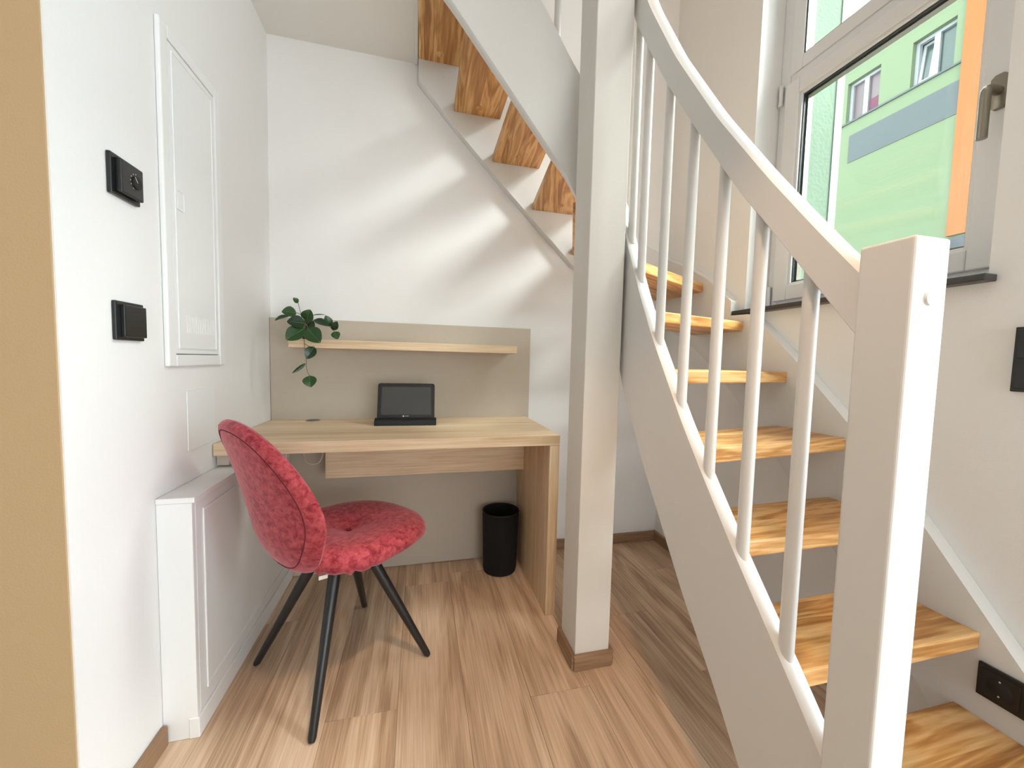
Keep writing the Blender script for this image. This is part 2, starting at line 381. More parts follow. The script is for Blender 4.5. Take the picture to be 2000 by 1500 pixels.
top = obj('upper_light', wc(ring(2.145, 2.200, WY0+0.040, WY1-0.044, 2.252, WZ1-0.046, 0.052, 0.004)), M_UPVC, win)
obj('gasket', wc(ring(2.152, 2.178, WY0+0.0915, WY1-0.0955, 2.3035, WZ1-0.0975, 0.006, 0.0)), M_GASKET, top)
obj('glass_pane', wc(B((2.160, WY0+0.092, 2.304), (2.1635, WY1-0.096, WZ1-0.098))), M_GLASS, top)
obj('window_sill', wc(B((1.990, -1.303, 1.267), (2.15, -0.528, 1.2845), 0.002, 1)), M_SILL, win, label='dark speckled stone window sill')
obj('sill_strip', wc(B((2.118, WY0+0.002, 1.285), (2.149, WY1-0.002, 1.300))), M_UPVC, win)
hinge = bmesh.new(); cyl(hinge, (2.138, -0.572, 2.150), (2.138, -0.572, 2.225), 0.008, seg=12); cyl(hinge, (2.138, -0.572, 2.147), (2.138, -0.572, 2.153), 0.0095, seg=12); cyl(hinge, (2.138, -0.572, 2.222), (2.138, -0.572, 2.228), 0.0095, seg=12)
obj('hinge', wc(hinge), M_UPVC, win, smooth=True)
hinge = bmesh.new(); cyl(hinge, (2.138, -0.572, 1.31), (2.138, -0.572, 1.39), 0.008, seg=12); cyl(hinge, (2.138, -0.572, 1.305), (2.138, -0.572, 1.312), 0.0095, seg=12)
obj('hinge', wc(hinge), M_UPVC, win, smooth=True)
# handle
HZ, HY = 1.776, -1.232
bm = bmesh.new(); pts = [(HY-0.016+0, HZ-0.036), (HY-0.008, HZ-0.044), (HY+0.008, HZ-0.044), (HY+0.016, HZ-0.036), (HY+0.016, HZ+0.036), (HY+0.008, HZ+0.044), (HY-0.008, HZ+0.044), (HY-0.016, HZ+0.036)]
prism(bm, pts, 2.118, 2.133, 'x', 0.002, 2)
hb = obj('window_handle', wc(bm), M_STEEL, win, smooth=True, label='brushed steel window handle')
bm = bmesh.new(); tube(bm, catmull([(2.12, HY, HZ), (2.095, HY, HZ), (2.078, HY, HZ-0.004), (2.072, HY, HZ-0.016), (2.072, HY, HZ-0.05), (2.072, HY, HZ-0.128)], 6), 0.0105, 16)
obj('lever', wc(bm), M_STEEL, hb, smooth=True)

# ------------------------------------------------------------------ staircase
r = 0.2053
S0 = 1.5; RA = 0.22; XC = 1.335; YA = -0.79
def path(s):
    L1 = S0+YA   # straight length
    if s <= L1: return Vector((XC, -S0+s)), Vector((0, 1))
    a = (s-L1)/RA
    if a <= math.pi/2:
        return Vector((XC-RA+RA*math.cos(a), YA+RA*math.sin(a))), Vector((-math.sin(a), math.cos(a)))
    e = s-L1-RA*math.pi/2
    return Vector((XC-RA-e, YA+RA)), Vector((-1, 0))
S_END = (S0+YA)+RA*math.pi/2+(XC-RA-OX-0.017)
KT = [(-0.06,.30),(0,.385),(.05,.45),(.09,.501),(.14,.562),(.208,.646),(.32,.794),(.40,.904),(.55,1.138),(.603,1.235),(.638,1.302),(.708,1.447),(.82,1.74),(.934,2.05),(1.045,2.225),(1.105,2.31),(1.7,2.90)]
KB = [(-.06,-.08),(.02,.0),(.168,.199),(.224,.28),(.28,.352),(.36,.449),(.451,.579),(.57,.749),(.616,.833),(.70,.96),(.80,1.22),(.934,1.61),(1.0,1.735),(1.208,1.981),(1.424,2.235),(1.7,2.51)]
KRT = [(-.05,1.13),(.01,1.2),(.077,1.283),(.185,1.422),(.331,1.622),(.494,1.873),(.63,2.115),(.72,2.31),(.82,2.58),(.934,2.90),(1.045,3.07),(1.7,3.70)]
KRB = [(-.05,1.02),(.011,1.094),(.069,1.171),(.177,1.312),(.267,1.428),(.393,1.61),(.533,1.82),(.689,2.086),(.72,2.145),(.82,2.42),(.934,2.74),(1.045,2.935),(1.7,3.58)]
def ribbon(K0, K1, w, s0, s1, c=0.006, n=150):
    tb = smooth_table(K0, s0, s1, n); tt = smooth_table(K1, s0, s1, n); bm = bmesh.new(); rings = []
    for (s, zb), (_, zt) in zip(tb, tt):
        p, d = path(s); nrm = Vector((-d.y, d.x)); zb = max(zb, 0.001)
        sec = [(-w/2+c, zb), (-w/2, zb+c), (-w/2, zt-c), (-w/2+c, zt), (w/2-c, zt), (w/2, zt-c), (w/2, zb+c), (w/2-c, zb)]
        rings.append([bm.verts.new((p.x+nrm.x*a, p.y+nrm.y*a, z)) for a, z in sec])
    for a, b in zip(rings, rings[1:]):
        for k in range(8): bm.faces.new((a[k], a[(k+1) % 8], b[(k+1) % 8], b[k]))
    bm.faces.new(rings[0]); bm.faces.new(list(reversed(rings[-1])))
    return bm
stair = empty('staircase', (1.335, -1.53, 0), label='white winding staircase with open oak treads, curved handrail and round balusters', cat='staircase')
OFF = Vector((1.335, -1.53, 0))
def so(name, bm, m, parent=None, smooth=False, label=None):
    bmesh.ops.translate(bm, verts=bm.verts[:], vec=-OFF)
    return obj(name, bm, m, parent or stair, smooth, label=label)
so('inner_stringer', ribbon(KB, KT, 0.038, -0.01, S_END), M_LACQ, smooth=True, label='curved white inner stringer')
so('handrail', ribbon(KRB, KRT, 0.042, -0.01, S_END, 0.008), M_LACQ, smooth=True, label='curved white handrail')
# newel
bm = B((1.301, -1.566, 0.0), (1.368, -1.498, 1.226), 0.004, 3)
newel = so('newel_post', bm, M_LACQ, label='square white newel post')
bm = bmesh.new(); cyl(bm, (1.334, -1.5695, 1.142), (1.334, -1.565, 1.142), 0.0095, 0.0098, 24)
so('bolt_cap', bm, M_LACQ, newel, smooth=True)
# balusters
s_list = [0.098, 0.208, 0.316, 0.427, 0.536, 0.646, 0.712, 0.82, 0.93, 1.04, 1.15, 1.26, 1.37, 1.48]
for s in s_list:
    p, d = path(s); z0 = interp(KT, s)-0.02; z1 = interp(KRB, s)+0.03
    bm = bmesh.new(); cyl(bm, (p.x, p.y, z0), (p.x, p.y, z1), 0.0128, seg=20)
    so('baluster', bm, M_LACQ, smooth=True)
# wall stringers
bm = bmesh.new()
pts = [(-1.62,0.001),(-1.40,0.001),(-1.24,.203),(-1.05,.41),(-.86,.617),(-.67,.82),(-.479,1.0),(-.321,1.118),(-.15,1.215),(-0.001,1.285),
       (-0.001,1.655),(-.085,1.612),(-.19,1.562),(-.289,1.505),(-.36,1.463),(-.417,1.422),(-.527,1.330),(-.527,1.262),(-.62,1.262),(-.66,1.240),(-.70,1.205),(-.835,1.075),(-1.037,.862),(-1.243,.612),(-1.43,.365),(-1.62,.11)]
prism(bm, pts, 1.987, W-0.0005, 'x', 0.003, 2)
so('wall_stringer', bm, M_LACQ, label='white stringer board along the window wall')
bm = bmesh.new()
pts = [(W-0.047,1.29),(1.85,1.335),(1.70,1.40),(1.56,1.48),(1.438,1.547),(1.098,1.866),(.839,2.121),(.640,2.335),(.640,2.74),(1.46,1.92),(1.60,1.80),(1.75,1.73),(1.88,1.685),(W-0.047,1.655)]
prism(bm, pts, -0.046, -0.0005, 'y', 0.003, 2)
so('wall_stringer', bm, M_LACQ, label='white stringer board along the back wall')
for x, z in ((0.761, 2.372), (1.141, 1.977)):
    bm = bmesh.new(); cyl(bm, (x, -0.0475, z), (x, -0.045, z), 0.011, seg=20); so('screw_cap', bm, M_LACQ, smooth=True)
# treads: outline in plan, top height, direction of the grain
TR = [
 (1, [(1.352,-1.522),(1.988,-1.522),(1.988,-1.322),(1.352,-1.318)], 0),
 (2, [(1.352,-1.357),(1.988,-1.357),(1.988,-1.150),(1.352,-1.160)], 0),
 (3, [(1.352,-1.206),(1.988,-1.200),(1.988,-.985),(1.352,-1.015)], 2),
 (4, [(1.352,-1.105),(1.988,-1.028),(1.988,-.786),(1.352,-.893)], 7),
 (5, [(1.352,-.970),(1.988,-.812),(1.988,-.56),(1.352,-.78)], 15),
 (6, [(1.352,-.785),(1.988,-.600),(1.988,-.30),(1.345,-.70)], 20),
 (7, [(1.340,-.695),(1.988,-.350),(1.988,-.045),(1.77,-.045),(1.30,-.62)], 32),
 (8, [(1.315,-.650),(1.83,-.045),(1.43,-.045),(1.21,-.575)], 50),
 (9, [(1.265,-.605),(1.46,-.045),(1.207,-.045),(1.145,-.562)], 72),
 (10, [(1.190,-.562),(1.236,-.045),(.996,-.045),(.990,-.562)], 87),
 (11, [(1.030,-.562),(1.030,-.045),(.806,-.045),(.806,-.562)], 90),
 (12, [(.832,-.562),(.832,-.045),(.641,-.045),(.641,-.562)], 90),
]
PLUG = {12: (.735,-.101), 11: (.918,-.104), 10: (1.11,-.127), 9: (1.323,-.144)}
for k, pl, g in TR:
    cx = sum(p[0] for p in pl)/len(pl); cy = sum(p[1] for p in pl)/len(pl); z = k*r
    bm = bmesh.new(); prism(bm, [(x-cx, y-cy) for x, y in pl], -0.040, 0, 'z', 0.004, 2)
    bmesh.ops.rotate(bm, verts=bm.verts[:], cent=(0,0,0), matrix=Matrix.Rotation(-R(g), 3, 'Z'))
    t = obj('tread', bm, M_OAK, stair, loc=Vector((cx, cy, z))-OFF, rot=(0, 0, R(g)))
    if k in PLUG:
        v = Matrix.Rotation(-R(g), 3, 'Z') @ Vector((PLUG[k][0]-cx, PLUG[k][1]-cy, 0))
        bm = bmesh.new(); cyl(bm, (v.x, v.y, -0.0415), (v.x, v.y, -0.0395), 0.0165, seg=24); obj('wood_plug', bm, M_OAK, t, smooth=True)

# ------------------------------------------------------------------ column
colm = empty('column', (1.242, -0.738, 0), label='square white floor-to-ceiling column standing beside the curved stair stringer', cat='column')
obj('shaft', B((-0.063, -0.063, 0), (0.063, 0.063, 4.99), 0.002, 1), M_COLUMN, colm)
for i, (a, b) in enumerate((((-0.0705,-0.0705),(0.0705,-0.0705)), ((0.0705,-0.0705),(0.0705,0.0705)), ((0.0705,0.0705),(-0.0705,0.0705)), ((-0.0705,0.0705),(-0.0705,-0.0705)))):
    l = 0.141; bm = B((-l/2, -0.0072, 0), (l/2, 0.0072, 0.052), 0.002, 2)
    obj('base_trim', bm, M_BASE, colm, loc=((a[0]+b[0])/2, (a[1]+b[1])/2, 0.0005), rot=(0, 0, math.atan2(b[1]-a[1], b[0]-a[0])))

# ------------------------------------------------------------------ desk
XL = 0.072
desk = empty('desk', (0.64, -0.28, 0), label='light oak desk with thick top and panel leg against the taupe wall panel', cat='desk')
DO = Vector((0.64, -0.28, 0))
def dbox(name, a, b, bev=0.0015, parent=desk, m=M_DESK, rotz=False, label=None):
    c = (Vector(a)+Vector(b))/2; h = (Vector(b)-Vector(a))/2
    if rotz == 'z':   # grain along world Z
        bm = B((-h.z, -h.y, -h.x), (h.z, h.y, h.x), bev, 2); o = obj(name, bm, m, parent, loc=c-DO, rot=(0, R(-90), 0))
    else:
        bm = B(-h, h, bev, 2); o = obj(name, bm, m, parent, loc=c-DO)
    if label: o['label'] = label
    return o
dbox('desk_top', (0.004, -0.526, 0.709), (1.208, -0.0212, 0.750))
dbox('panel_leg', (1.166, -0.525, 0.0005), (1.2075, -0.0212, 0.7085), rotz='z')
dbox('modesty_board', (0.257, -0.152, 0.505), (1.1655, -0.133, 0.7085))
dbox('side_batten', (0.004, -0.505, 0.672), (0.040, -0.0215, 0.7085), m=M_TAUPE)
bm = bmesh.new(); cyl(bm, (0.187-0.64, -0.062+0.28, 0.7495), (0.187-0.64, -0.062+0.28, 0.7525), 0.031, 0.030, 32)
gro = obj('cable_grommet', bm, M_STEEL, desk, smooth=True)
bm = bmesh.new(); cyl(bm, (0.187-0.64, -0.062+0.28, 0.7524), (0.187-0.64, -0.062+0.28, 0.7532), 0.022, 0.022, 28)
obj('grommet_slot', bm, M_BLACK, gro)
bm = bmesh.new(); tube(bm, catmull([(0.235,-0.11,0.7075),(0.243,-0.12,0.64),(0.236,-0.125,0.59),(0.212,-0.12,0.565),(0.17,-0.11,0.575),(0.15,-0.09,0.64),(0.16,-0.06,0.7075)], 6), 0.0032, 8)
tag(obj('power_cable', bm, mat('pale_cable', rgb(200, 196, 184), 0.5), smooth=True), 'pale cable looping under the desk top beside the modesty board', 'cable')
# panel behind the desk
tag(obj('wall_panel', B((0.002, -0.0208, 0.002), (1.2205, -0.0008, 1.2125), 0.001, 1), M_TAUPE), 'taupe backing panel on the back wall behind the desk and shelf', 'panel')
o = obj('wall_shelf', B((-0.49, -0.084, -0.018), (0.49, 0.084, 0.018), 0.0012, 2), M_DESK, loc=(0.617, -0.1055, 1.096))
tag(o, 'long floating light oak shelf on the taupe panel above the desk', 'shelf')

# screen in its stand
scr = empty('tablet_display', (0.601, -0.205, 0.75), rotz=R(-2), label='small black tablet display in a dark dock on the desk top', cat='tablet')
bm = bmesh.new(); prism(bm, [(-0.038,0),(0.040,0),(0.040,0.012),(0.008,0.020),(-0.006,0.031),(-0.020,0.030),(-0.036,0.022)], -0.131, 0.131, 'x', 0.003, 2)
bmesh.ops.rotate(bm, verts=bm.verts[:], cent=(0,0,0), matrix=Matrix.Rotation(0, 3, 'Z'))
obj('dock', bm, M_BLACKM, scr, loc=(0, 0, 0.0005))
tilt = R(-14)
def tb(bm): 
    bmesh.ops.rotate(bm, verts=bm.verts[:], cent=(0,0,0), matrix=Matrix.Rotation(tilt, 3, 'X')); bmesh.ops.translate(bm, verts=bm.verts[:], vec=(0, -0.012, 0.014)); return bm
def rrect(w, h, rad, n=5):
    out = []
    for cx_, cy_, a0 in ((w/2-rad, h-rad, 0), (-w/2+rad, h-rad, 90), (-w/2+rad, rad, 180), (w/2-rad, rad, 270)):
        for k in range(n+1):
            a = R(a0+90*k/n); out.append((cx_+rad*math.cos(a), cy_+rad*math.sin(a)))
    return out
bm = bmesh.new(); prism(bm, rrect(0.246, 0.172, 0.010), 0, 0.010, 'y', 0.0012, 1)
body = obj('tablet_body', tb(bm), M_BLACK, scr)
bm = B((-0.1075, -0.0006, 0.031), (0.1075, 0.001, 0.156)); obj('screen', tb(bm), M_SCREEN, body)
bm = bmesh.new(); cyl(bm, (-0.012, -0.0008, 0.0245), (-0.012, 0.0005, 0.0245), 0.0036, seg=16); box(bm, (-0.006, -0.0008, 0.0238), (0.0115, 0.0005, 0.0256))
obj('emblem', tb(bm), M_PRINT, body, label='tiny pale emblem and word mark')

# waste bin
def lathe(bm, prof, seg=40, c=(0, 0)):
    rings = []
    for rr, z in prof:
        rings.append([bm.verts.new((c[0]+rr*math.cos(2*math.pi*i/seg), c[1]+rr*math.sin(2*math.pi*i/seg), z)) for i in range(seg)])
    for a, b in zip(rings, rings[1:]):
        for i in range(seg): bm.faces.new((a[i], a[(i+1) % seg], b[(i+1) % seg], b[i]))
    bm.faces.new(rings[0]); bm.faces.new(list(reversed(rings[-1])))
bn = empty('waste_bin', (1.055, -0.140, 0), label='round black waste bin on the floor under the desk beside the panel leg', cat='bin')
bm = bmesh.new(); lathe(bm, [(0.074,0.0005),(0.080,0.004),(0.0835,0.02),(0.090,0.285),(0.088,0.30),(0.086,0.30),(0.080,0.28),(0.073,0.012),(0.0,0.010)][:-1])
obj('bin_body', bm, M_BIN, bn, smooth=True)
bm = bmesh.new(); tube(bm, [(0.0885*math.cos(a*math.pi/20), 0.0885*math.sin(a*math.pi/20), 0.302) for a in range(41)], 0.0032, 8)
obj('rim', bm, M_BLACKM, bn, smooth=True)

# ------------------------------------------------------------------ chair
CH = Vector((0.412, -0.600, 0)); CYAW = R(40)
ch = empty('upholstered_chair', CH, CYAW, label='red velvet shell chair with splayed black legs drawn up at the desk', cat='chair')
def cobj(name, bm, m, parent=ch, smooth=True, label=None): return obj(name, bm, m, parent, smooth, label=label)
# local frame: +X is the sitting direction, +Y its left side
def sup(a, n): c = math.cos(a); s = math.sin(a); return math.copysign(abs(c)**(2/n), c), math.copysign(abs(s)**(2/n), s)
def seat_mesh():
    bm = bmesh.new(); NA, NR = 72, 14; rings = []
    # (radius fraction, height) round section, top then under side
    prof = [(0.05,.449),(0.18,.455),(0.36,.463),(0.54,.469),(0.70,.471),(0.83,.468),(0.92,.460),(0.975,.447),(1.0,.430),(0.985,.414),(0.93,.402),(0.82,.394),(0.6,.388),(0.3,.386),(0.04,.386)]
    for f, z in prof:
        ring_ = []
        for i in range(NA):
            a = 2*math.pi*i/NA; c, s = sup(a, 2.55)
            x = (0.260 if c > 0 else 0.205)*c*f; y = (0.226-0.016*c)*s*f
            x += 0.020
            zz = z
            if f > 0.9 and c < -0.1: zz += 0.004*math.sin(a*34)*(-c) ; 
            if f > 0.6 and f < 1 and abs(s) > 0.35 and c < 0.35:   # gathered cloth at the rear corners
                k = 0.0045*math.sin(a*46)*(0.35-c); y += k; zz += k*0.6
            zz += 0.016*max(0, -c*f)**2 + 0.006*(abs(s)*f)**2 - 0.014*max(0, c*f)**3
            if f < 0.1: zz -= 0.006*(z > 0.42)
            zz += 0.010
            ring_.append(bm.verts.new((x, y, zz)))
        rings.append(ring_)
    for a, b in zip(rings, rings[1:]):
        for i in range(NA): bm.faces.new((a[i], a[(i+1) % NA], b[(i+1) % NA], b[i]))
    bm.faces.new(rings[0]); bm.faces.new(list(reversed(rings[-1])))
    return bm
seat = cobj('seat', seat_mesh(), M_VELVET)
bm = bmesh.new(); bmesh.ops.create_uvsphere(bm, u_segments=16, v_segments=10, radius=0.009, matrix=Matrix.Translation((0.020, 0, 0.4555)) @ Matrix.Diagonal((1, 1, 0.5, 1)))
cobj('button', bm, M_SEAM, seat)
# back shell: outline radius as a function of angle, wrapped forward at the sides
BZ = 0.648
def outline(a):
    c, s = math.cos(a), math.sin(a)    # a = 0 to the left (+Y), 90deg up
    if s >= 0: y = 0.222*math.copysign(abs(c)**0.86, c); z = 0.222*abs(s)**1.12
    else:      y = 0.222*math.copysign(abs(c)**0.68, c)*(1-0.10*s*s); z = -0.246*abs(s)**1.0
    return y, z
def shell(y, z, off):
    """x of the shell's mid surface"""
    t = z/0.23
    x = -0.246-0.052*t-0.020*t*t*(t > 0)-0.020*t*t*(t < 0)+0.14*max(0, -t-0.45)**2
    x += (1.0-0.35*math.tanh(2*t))*y*y
    return x+off
def back_mesh():
    bm = bmesh.new(); NA = 72
    # thickness profile over radius fraction: outside (rear) then front
    prof = [(0.06,-.0245),(0.25,-.0245),(0.5,-.024),(0.72,-.0225),(0.84,-.0205),(0.875,-.0185),(0.90,-.0205),(0.95,-.016),(0.985,-.006),(1.0,.004),(0.985,.013),(0.94,.020),(0.8,.027),(0.5,.030),(0.25,.030),(0.06,.029)]
    rings = []
    for f, o in prof:
        rg = []
        for i in range(NA):
            y, z = outline(2*math.pi*i/NA); y *= f; z *= f
            rg.append(bm.verts.new((shell(y, z, o), y, BZ+z)))
        rings.append(rg)
    for a, b in zip(rings, rings[1:]):
        for i in range(NA): bm.faces.new((a[i], a[(i+1) % NA], b[(i+1) % NA], b[i]))
    bm.faces.new(rings[0]); bm.faces.new(list(reversed(rings[-1])))
    return bm
back = cobj('backrest', back_mesh(), M_VELVET)
bm = bmesh.new(); pts = []
for i in range(73):
    y, z = outline(2*math.pi*i/72); y *= 0.876; z *= 0.876; pts.append((shell(y, z, -0.0195), y, BZ+z))
tube(bm, pts, 0.0016, 6); cobj('piping', bm, M_SEAM, back)
# legs
for a in (-136, -48, 44, 132):
    f = Vector((0.286*math.cos(R(a)), 0.286*math.sin(R(a)), 0.0)); t = Vector((0.075*math.cos(R(a)), 0.075*math.sin(R(a)), 0.392))
    d = (f-t).normalized(); bm = bmesh.new()
    tube(bm, [t, t+d*0.05, f-d*0.010+Vector((0,0,0.001)), f+Vector((0,0,0.002))], [0.0185, 0.0185, 0.0112, 0.0085], 20)
    for v in bm.verts: v.co.z = max(v.co.z, 0.0006)
    cobj('leg', bm, M_LEG)
bm = bmesh.new(); cyl(bm, (0,0,0.372), (0,0,0.390), 0.105, 0.11, 32); cobj('leg_plate', bm, M_BLACKM)
bm = B((-0.012, -0.002, -0.004), (0.012, 0.0015, 0.009), 0.0006, 1)
tg = cobj('care_tag', bm, mat('white_tag', rgb(232, 226, 216), 0.7), smooth=False)
tg.location = (-0.135, -0.128, 0.4035); tg.rotation_euler = (R(12), 0, R(-16))

# ------------------------------------------------------------------ left wall: fittings
# distribution board
cab = empty('distribution_board', (0, -0.600, 1.007), label='tall white flush fuse box door on the left wall above the radiator', cat='fuse box')
CO = Vector((0, -0.600, 1.007))
def co(name, bm, m, parent=cab, smooth=False, label=None):
    bmesh.ops.translate(bm, verts=bm.verts[:], vec=-CO); return obj(name, bm, m, parent, smooth, label=label)
def ringx(x0, x1, y0, y1, z0, z1, w, bev=0.002): return ring(x0, x1, y0, y1, z0, z1, w, bev)
cf = co('cabinet_frame', ringx(0.0006, 0.013, -0.749, -0.4515, 1.007, 1.893, 0.032, 0.0035), M_METALW)
cdoor = co('cabinet_door', B((0.0006, -0.7145, 1.0415), (0.0100, -0.4860, 1.8585), 0.001, 1), M_METALW)
co('door_panel', ringx(0.0092, 0.0125, -0.700, -0.502, 1.056, 1.842, 0.0022, 0.0), M_METALW, cdoor)
M_GAP_SHADE = mat('painted_gap_shade', rgb(120, 122, 118), 0.8)
co('door_gap_shade', ringx(0.0004, 0.0060, -0.7170, -0.4835, 1.0390, 1.8610, 0.0026, 0.0), M_GAP_SHADE)  # grey ring paints the shade in the gap between door and frame
co('latch', B((0.009, -0.694, 1.436), (0.0125, -0.662, 1.487), 0.004, 3), M_METALW, cdoor)
bm = bmesh.new()
for i in range(16): box(bm, (0.0095, -0.660+i*0.0095, 1.102), (0.0107, -0.6545+i*0.0095, 1.150))
co('vent_slots', bm, M_METALW, cdoor)['kind'] = 'stuff'
# blank plate
o = obj('cover_plate', B((0.0006, -0.076, -0.088), (0.004, 0.076, 0.088), 0.0015, 2), M_METALW, loc=(0, -0.582, 0.846))
tag(o, 'flat square white blanking plate on the left wall between fuse box and radiator cover', 'plate')
# thermostat
th = empty('thermostat', (0, -0.8765, 1.430), label='square black room thermostat with dial, upper one of the left wall controls', cat='thermostat')
obj('frame', B((0.0006, -0.044, -0.044), (0.010, 0.044, 0.044), 0.0025, 3), M_BLACK, th)
cov = obj('cover', B((0.009, -0.033, -0.036), (0.022, 0.036, 0.036), 0.003, 3), M_BLACK, th)
bm = bmesh.new(); cyl(bm, (0.021, 0.012, 0.000), (0.0250, 0.012, 0.000), 0.0145, 0.0138, 28)
dial = obj('dial', bm, M_BLACKM, cov, smooth=True)
bm = bmesh.new()
for a in (150, 180, 205, 120, 95, 235):
    y = 0.012+0.0185*math.cos(R(a)); z = 0.0185*math.sin(R(a)); cyl(bm, (0.0219, y, z), (0.0224, y, z), 0.0011, seg=8)
bmesh.ops.create_cube(bm, size=1, matrix=Matrix.Translation((0.0251, 0.0075, 0.0055)) @ Matrix.Rotation(R(38), 4, 'X') @ Matrix.Diagonal((0.0006, 0.0012, 0.013, 1)))
obj('scale_marks', bm, M_PRINT, cov)
sw = empty('light_switch', (0, -0.877, 1.113), label='square black light switch below the thermostat on the left wall', cat='light switch')
obj('frame', B((0.0006, -0.0435, -0.0435), (0.009, 0.0435, 0.0435), 0.002, 2), M_BLACK, sw)
obj('rocker', B((0.008, -0.030, -0.036), (0.017, 0.040, 0.036), 0.002, 2), M_BLACK, sw)

# radiator cover
rc = empty('radiator_cover', (0.0, -0.44, 0), label='low white boxed radiator cover on the left wall beside the chair', cat='radiator cover')
RO = Vector((0.0, -0.44, 0))
def ro(name, bm, m, label=None, parent=rc):
    bmesh.ops.translate(bm, verts=bm.verts[:], vec=-RO); return obj(name, bm, m, parent, label=label)
ro('side_panel', B((0.0006, -0.802, 0.0005), (0.080, -0.786, 0.652), 0.0015, 2), M_METALW)
ro('top_panel', B((0.0006, -0.804, 0.6525), (0.087, -0.028, 0.667), 0.002, 2), M_METALW)
fp = ro('front_panel', B((0.0665, -0.786, 0.060), (0.080, -0.030, 0.652), 0.0015, 2), M_METALW)
ro('panel_moulding', ringx(0.0795, 0.0835, -0.752, -0.072, 0.100, 0.620, 0.010, 0.0015), M_METALW, parent=fp)
ro('plinth', B((0.060, -0.804, 0.0005), (0.085, -0.030, 0.058), 0.002, 2), M_METALW)

# ------------------------------------------------------------------ right wall: fittings
sk = empty('wall_socket', (1.987, -1.437, 0.306), label='wide black double socket on the white stringer board beside the lowest treads', cat='socket')
obj('frame', B((-0.009, -0.075, -0.0405), (-0.0006, 0.0755, 0.0405), 0.002, 2), M_BLACK, sk)
for y in (0.037, -0.037):
    ins = obj('socket_insert', B((-0.0115, y-0.031, -0.031), (-0.0085, y+0.031, 0.031), 0.001, 2), M_BLACK, sk)
    bm = bmesh.new(); lathe(bm, [(0.0195,0.0),(0.0205,0.0006),(0.0195,0.0012)], 28)
    bmesh.ops.rotate(bm, verts=bm.verts[:], cent=(0,0,0), matrix=Matrix.Rotation(R(90), 3, 'Y')); bmesh.ops.translate(bm, verts=bm.verts[:], vec=(-0.0125, y, 0))
    well = obj('socket_well', bm, M_BLACKM, ins, smooth=True)
    for zz in (-0.0195, 0.0195, ):
        bm = bmesh.new(); cyl(bm, (-0.0132, y, zz*0.9), (-0.0118, y, zz*0.9), 0.0018, seg=8); obj('contact', bm, M_PRINT, ins)
sr = empty('light_switch', (W, -1.388, 1.075), label='tall black double switch on the right wall near the window', cat='light switch')
obj('frame', B((-0.009, -0.042, -0.076), (-0.0006, 0.042, 0.076), 0.002, 2), M_BLACK, sr)
for z in (0.036, -0.036):
    obj('rocker', B((-0.015, -0.033, z-0.0335), (-0.008, 0.035, z+0.0335), 0.0015, 2), M_BLACK, sr)

# ------------------------------------------------------------------ trailing plant on the shelf
PX, PY, PZ = 0.192, -0.120, 1.114
pl = empty('trailing_plant', (PX, PY, PZ), label='trailing plant with dark green oval leaves at the left end of the shelf', cat='plant')
PO = Vector((PX, PY, PZ))
bm = bmesh.new(); lathe(bm, [(0.024,0.0005),(0.029,0.003),(0.033,0.040),(0.031,0.041),(0.028,0.036),(0.002,0.034)], 28)
obj('pot', bm, M_BLACKM, pl, smooth=True)
CEN = Vector((0.192, -0.165, 1.165))
def leaf(base, tip, width, normal, curl=0.12, notch=0.0):
    base, tip = Vector(base), Vector(tip); ax = tip-base; L_ = ax.length; ax.normalize()
    n = Vector(normal); n = (n-ax*n.dot(ax)).normalized(); side = ax.cross(n)
    me = bmesh.new(); NU, NV = 9, 6; g = []
    for i in range(NU+1):
        t = i/NU; wd = width*0.5*(math.sin(math.pi*min(1, t**0.86)))**0.72 if 0 < t < 1 else 0.0006
        row = []
        for j in range(NV+1):
            v = j/NV*2-1
            x = t*L_; 
            if notch and t > 0.8: x -= notch*L_*(1-abs(v))*(t-0.8)/0.2
            h = -curl*L_*(t-0.45)**2*1.6 + 0.16*width*abs(v)*(1 if True else 0)*math.sin(math.pi*t)
            row.append(me.verts.new(base+ax*x+side*(wd*v)+n*h-PO))
        g.append(row)
    for i in range(NU):
        for j in range(NV): me.faces.new((g[i][j], g[i][j+1], g[i+1][j+1], g[i+1][j]))
    bmesh.ops.recalc_face_normals(me, faces=me.faces[:])
    ext = bmesh.ops.solidify(me, geom=me.faces[:], thickness=0.0006)
    lf = obj('leaf', me, M_LEAF, pl, smooth=True)
    if width > 0.035:
        vb = bmesh.new(); pts = []
        for k in range(6):
            t = 0.02+0.86*k/5; pts.append(base+ax*t*L_+n*(-curl*L_*(t-0.45)**2*1.6+0.0006)-PO)
        tube(vb, pts, [0.0012, 0.0011, 0.0009, 0.0008, 0.0006, 0.0003], 6); obj('midrib', vb, M_RIB, lf, smooth=True)
    return lf
def stem(pts, rad=0.0013):
    bm = bmesh.new(); tube(bm, [p-PO for p in catmull(pts, 5)], rad, 6); obj('stem', bm, M_STEM, pl, smooth=True)
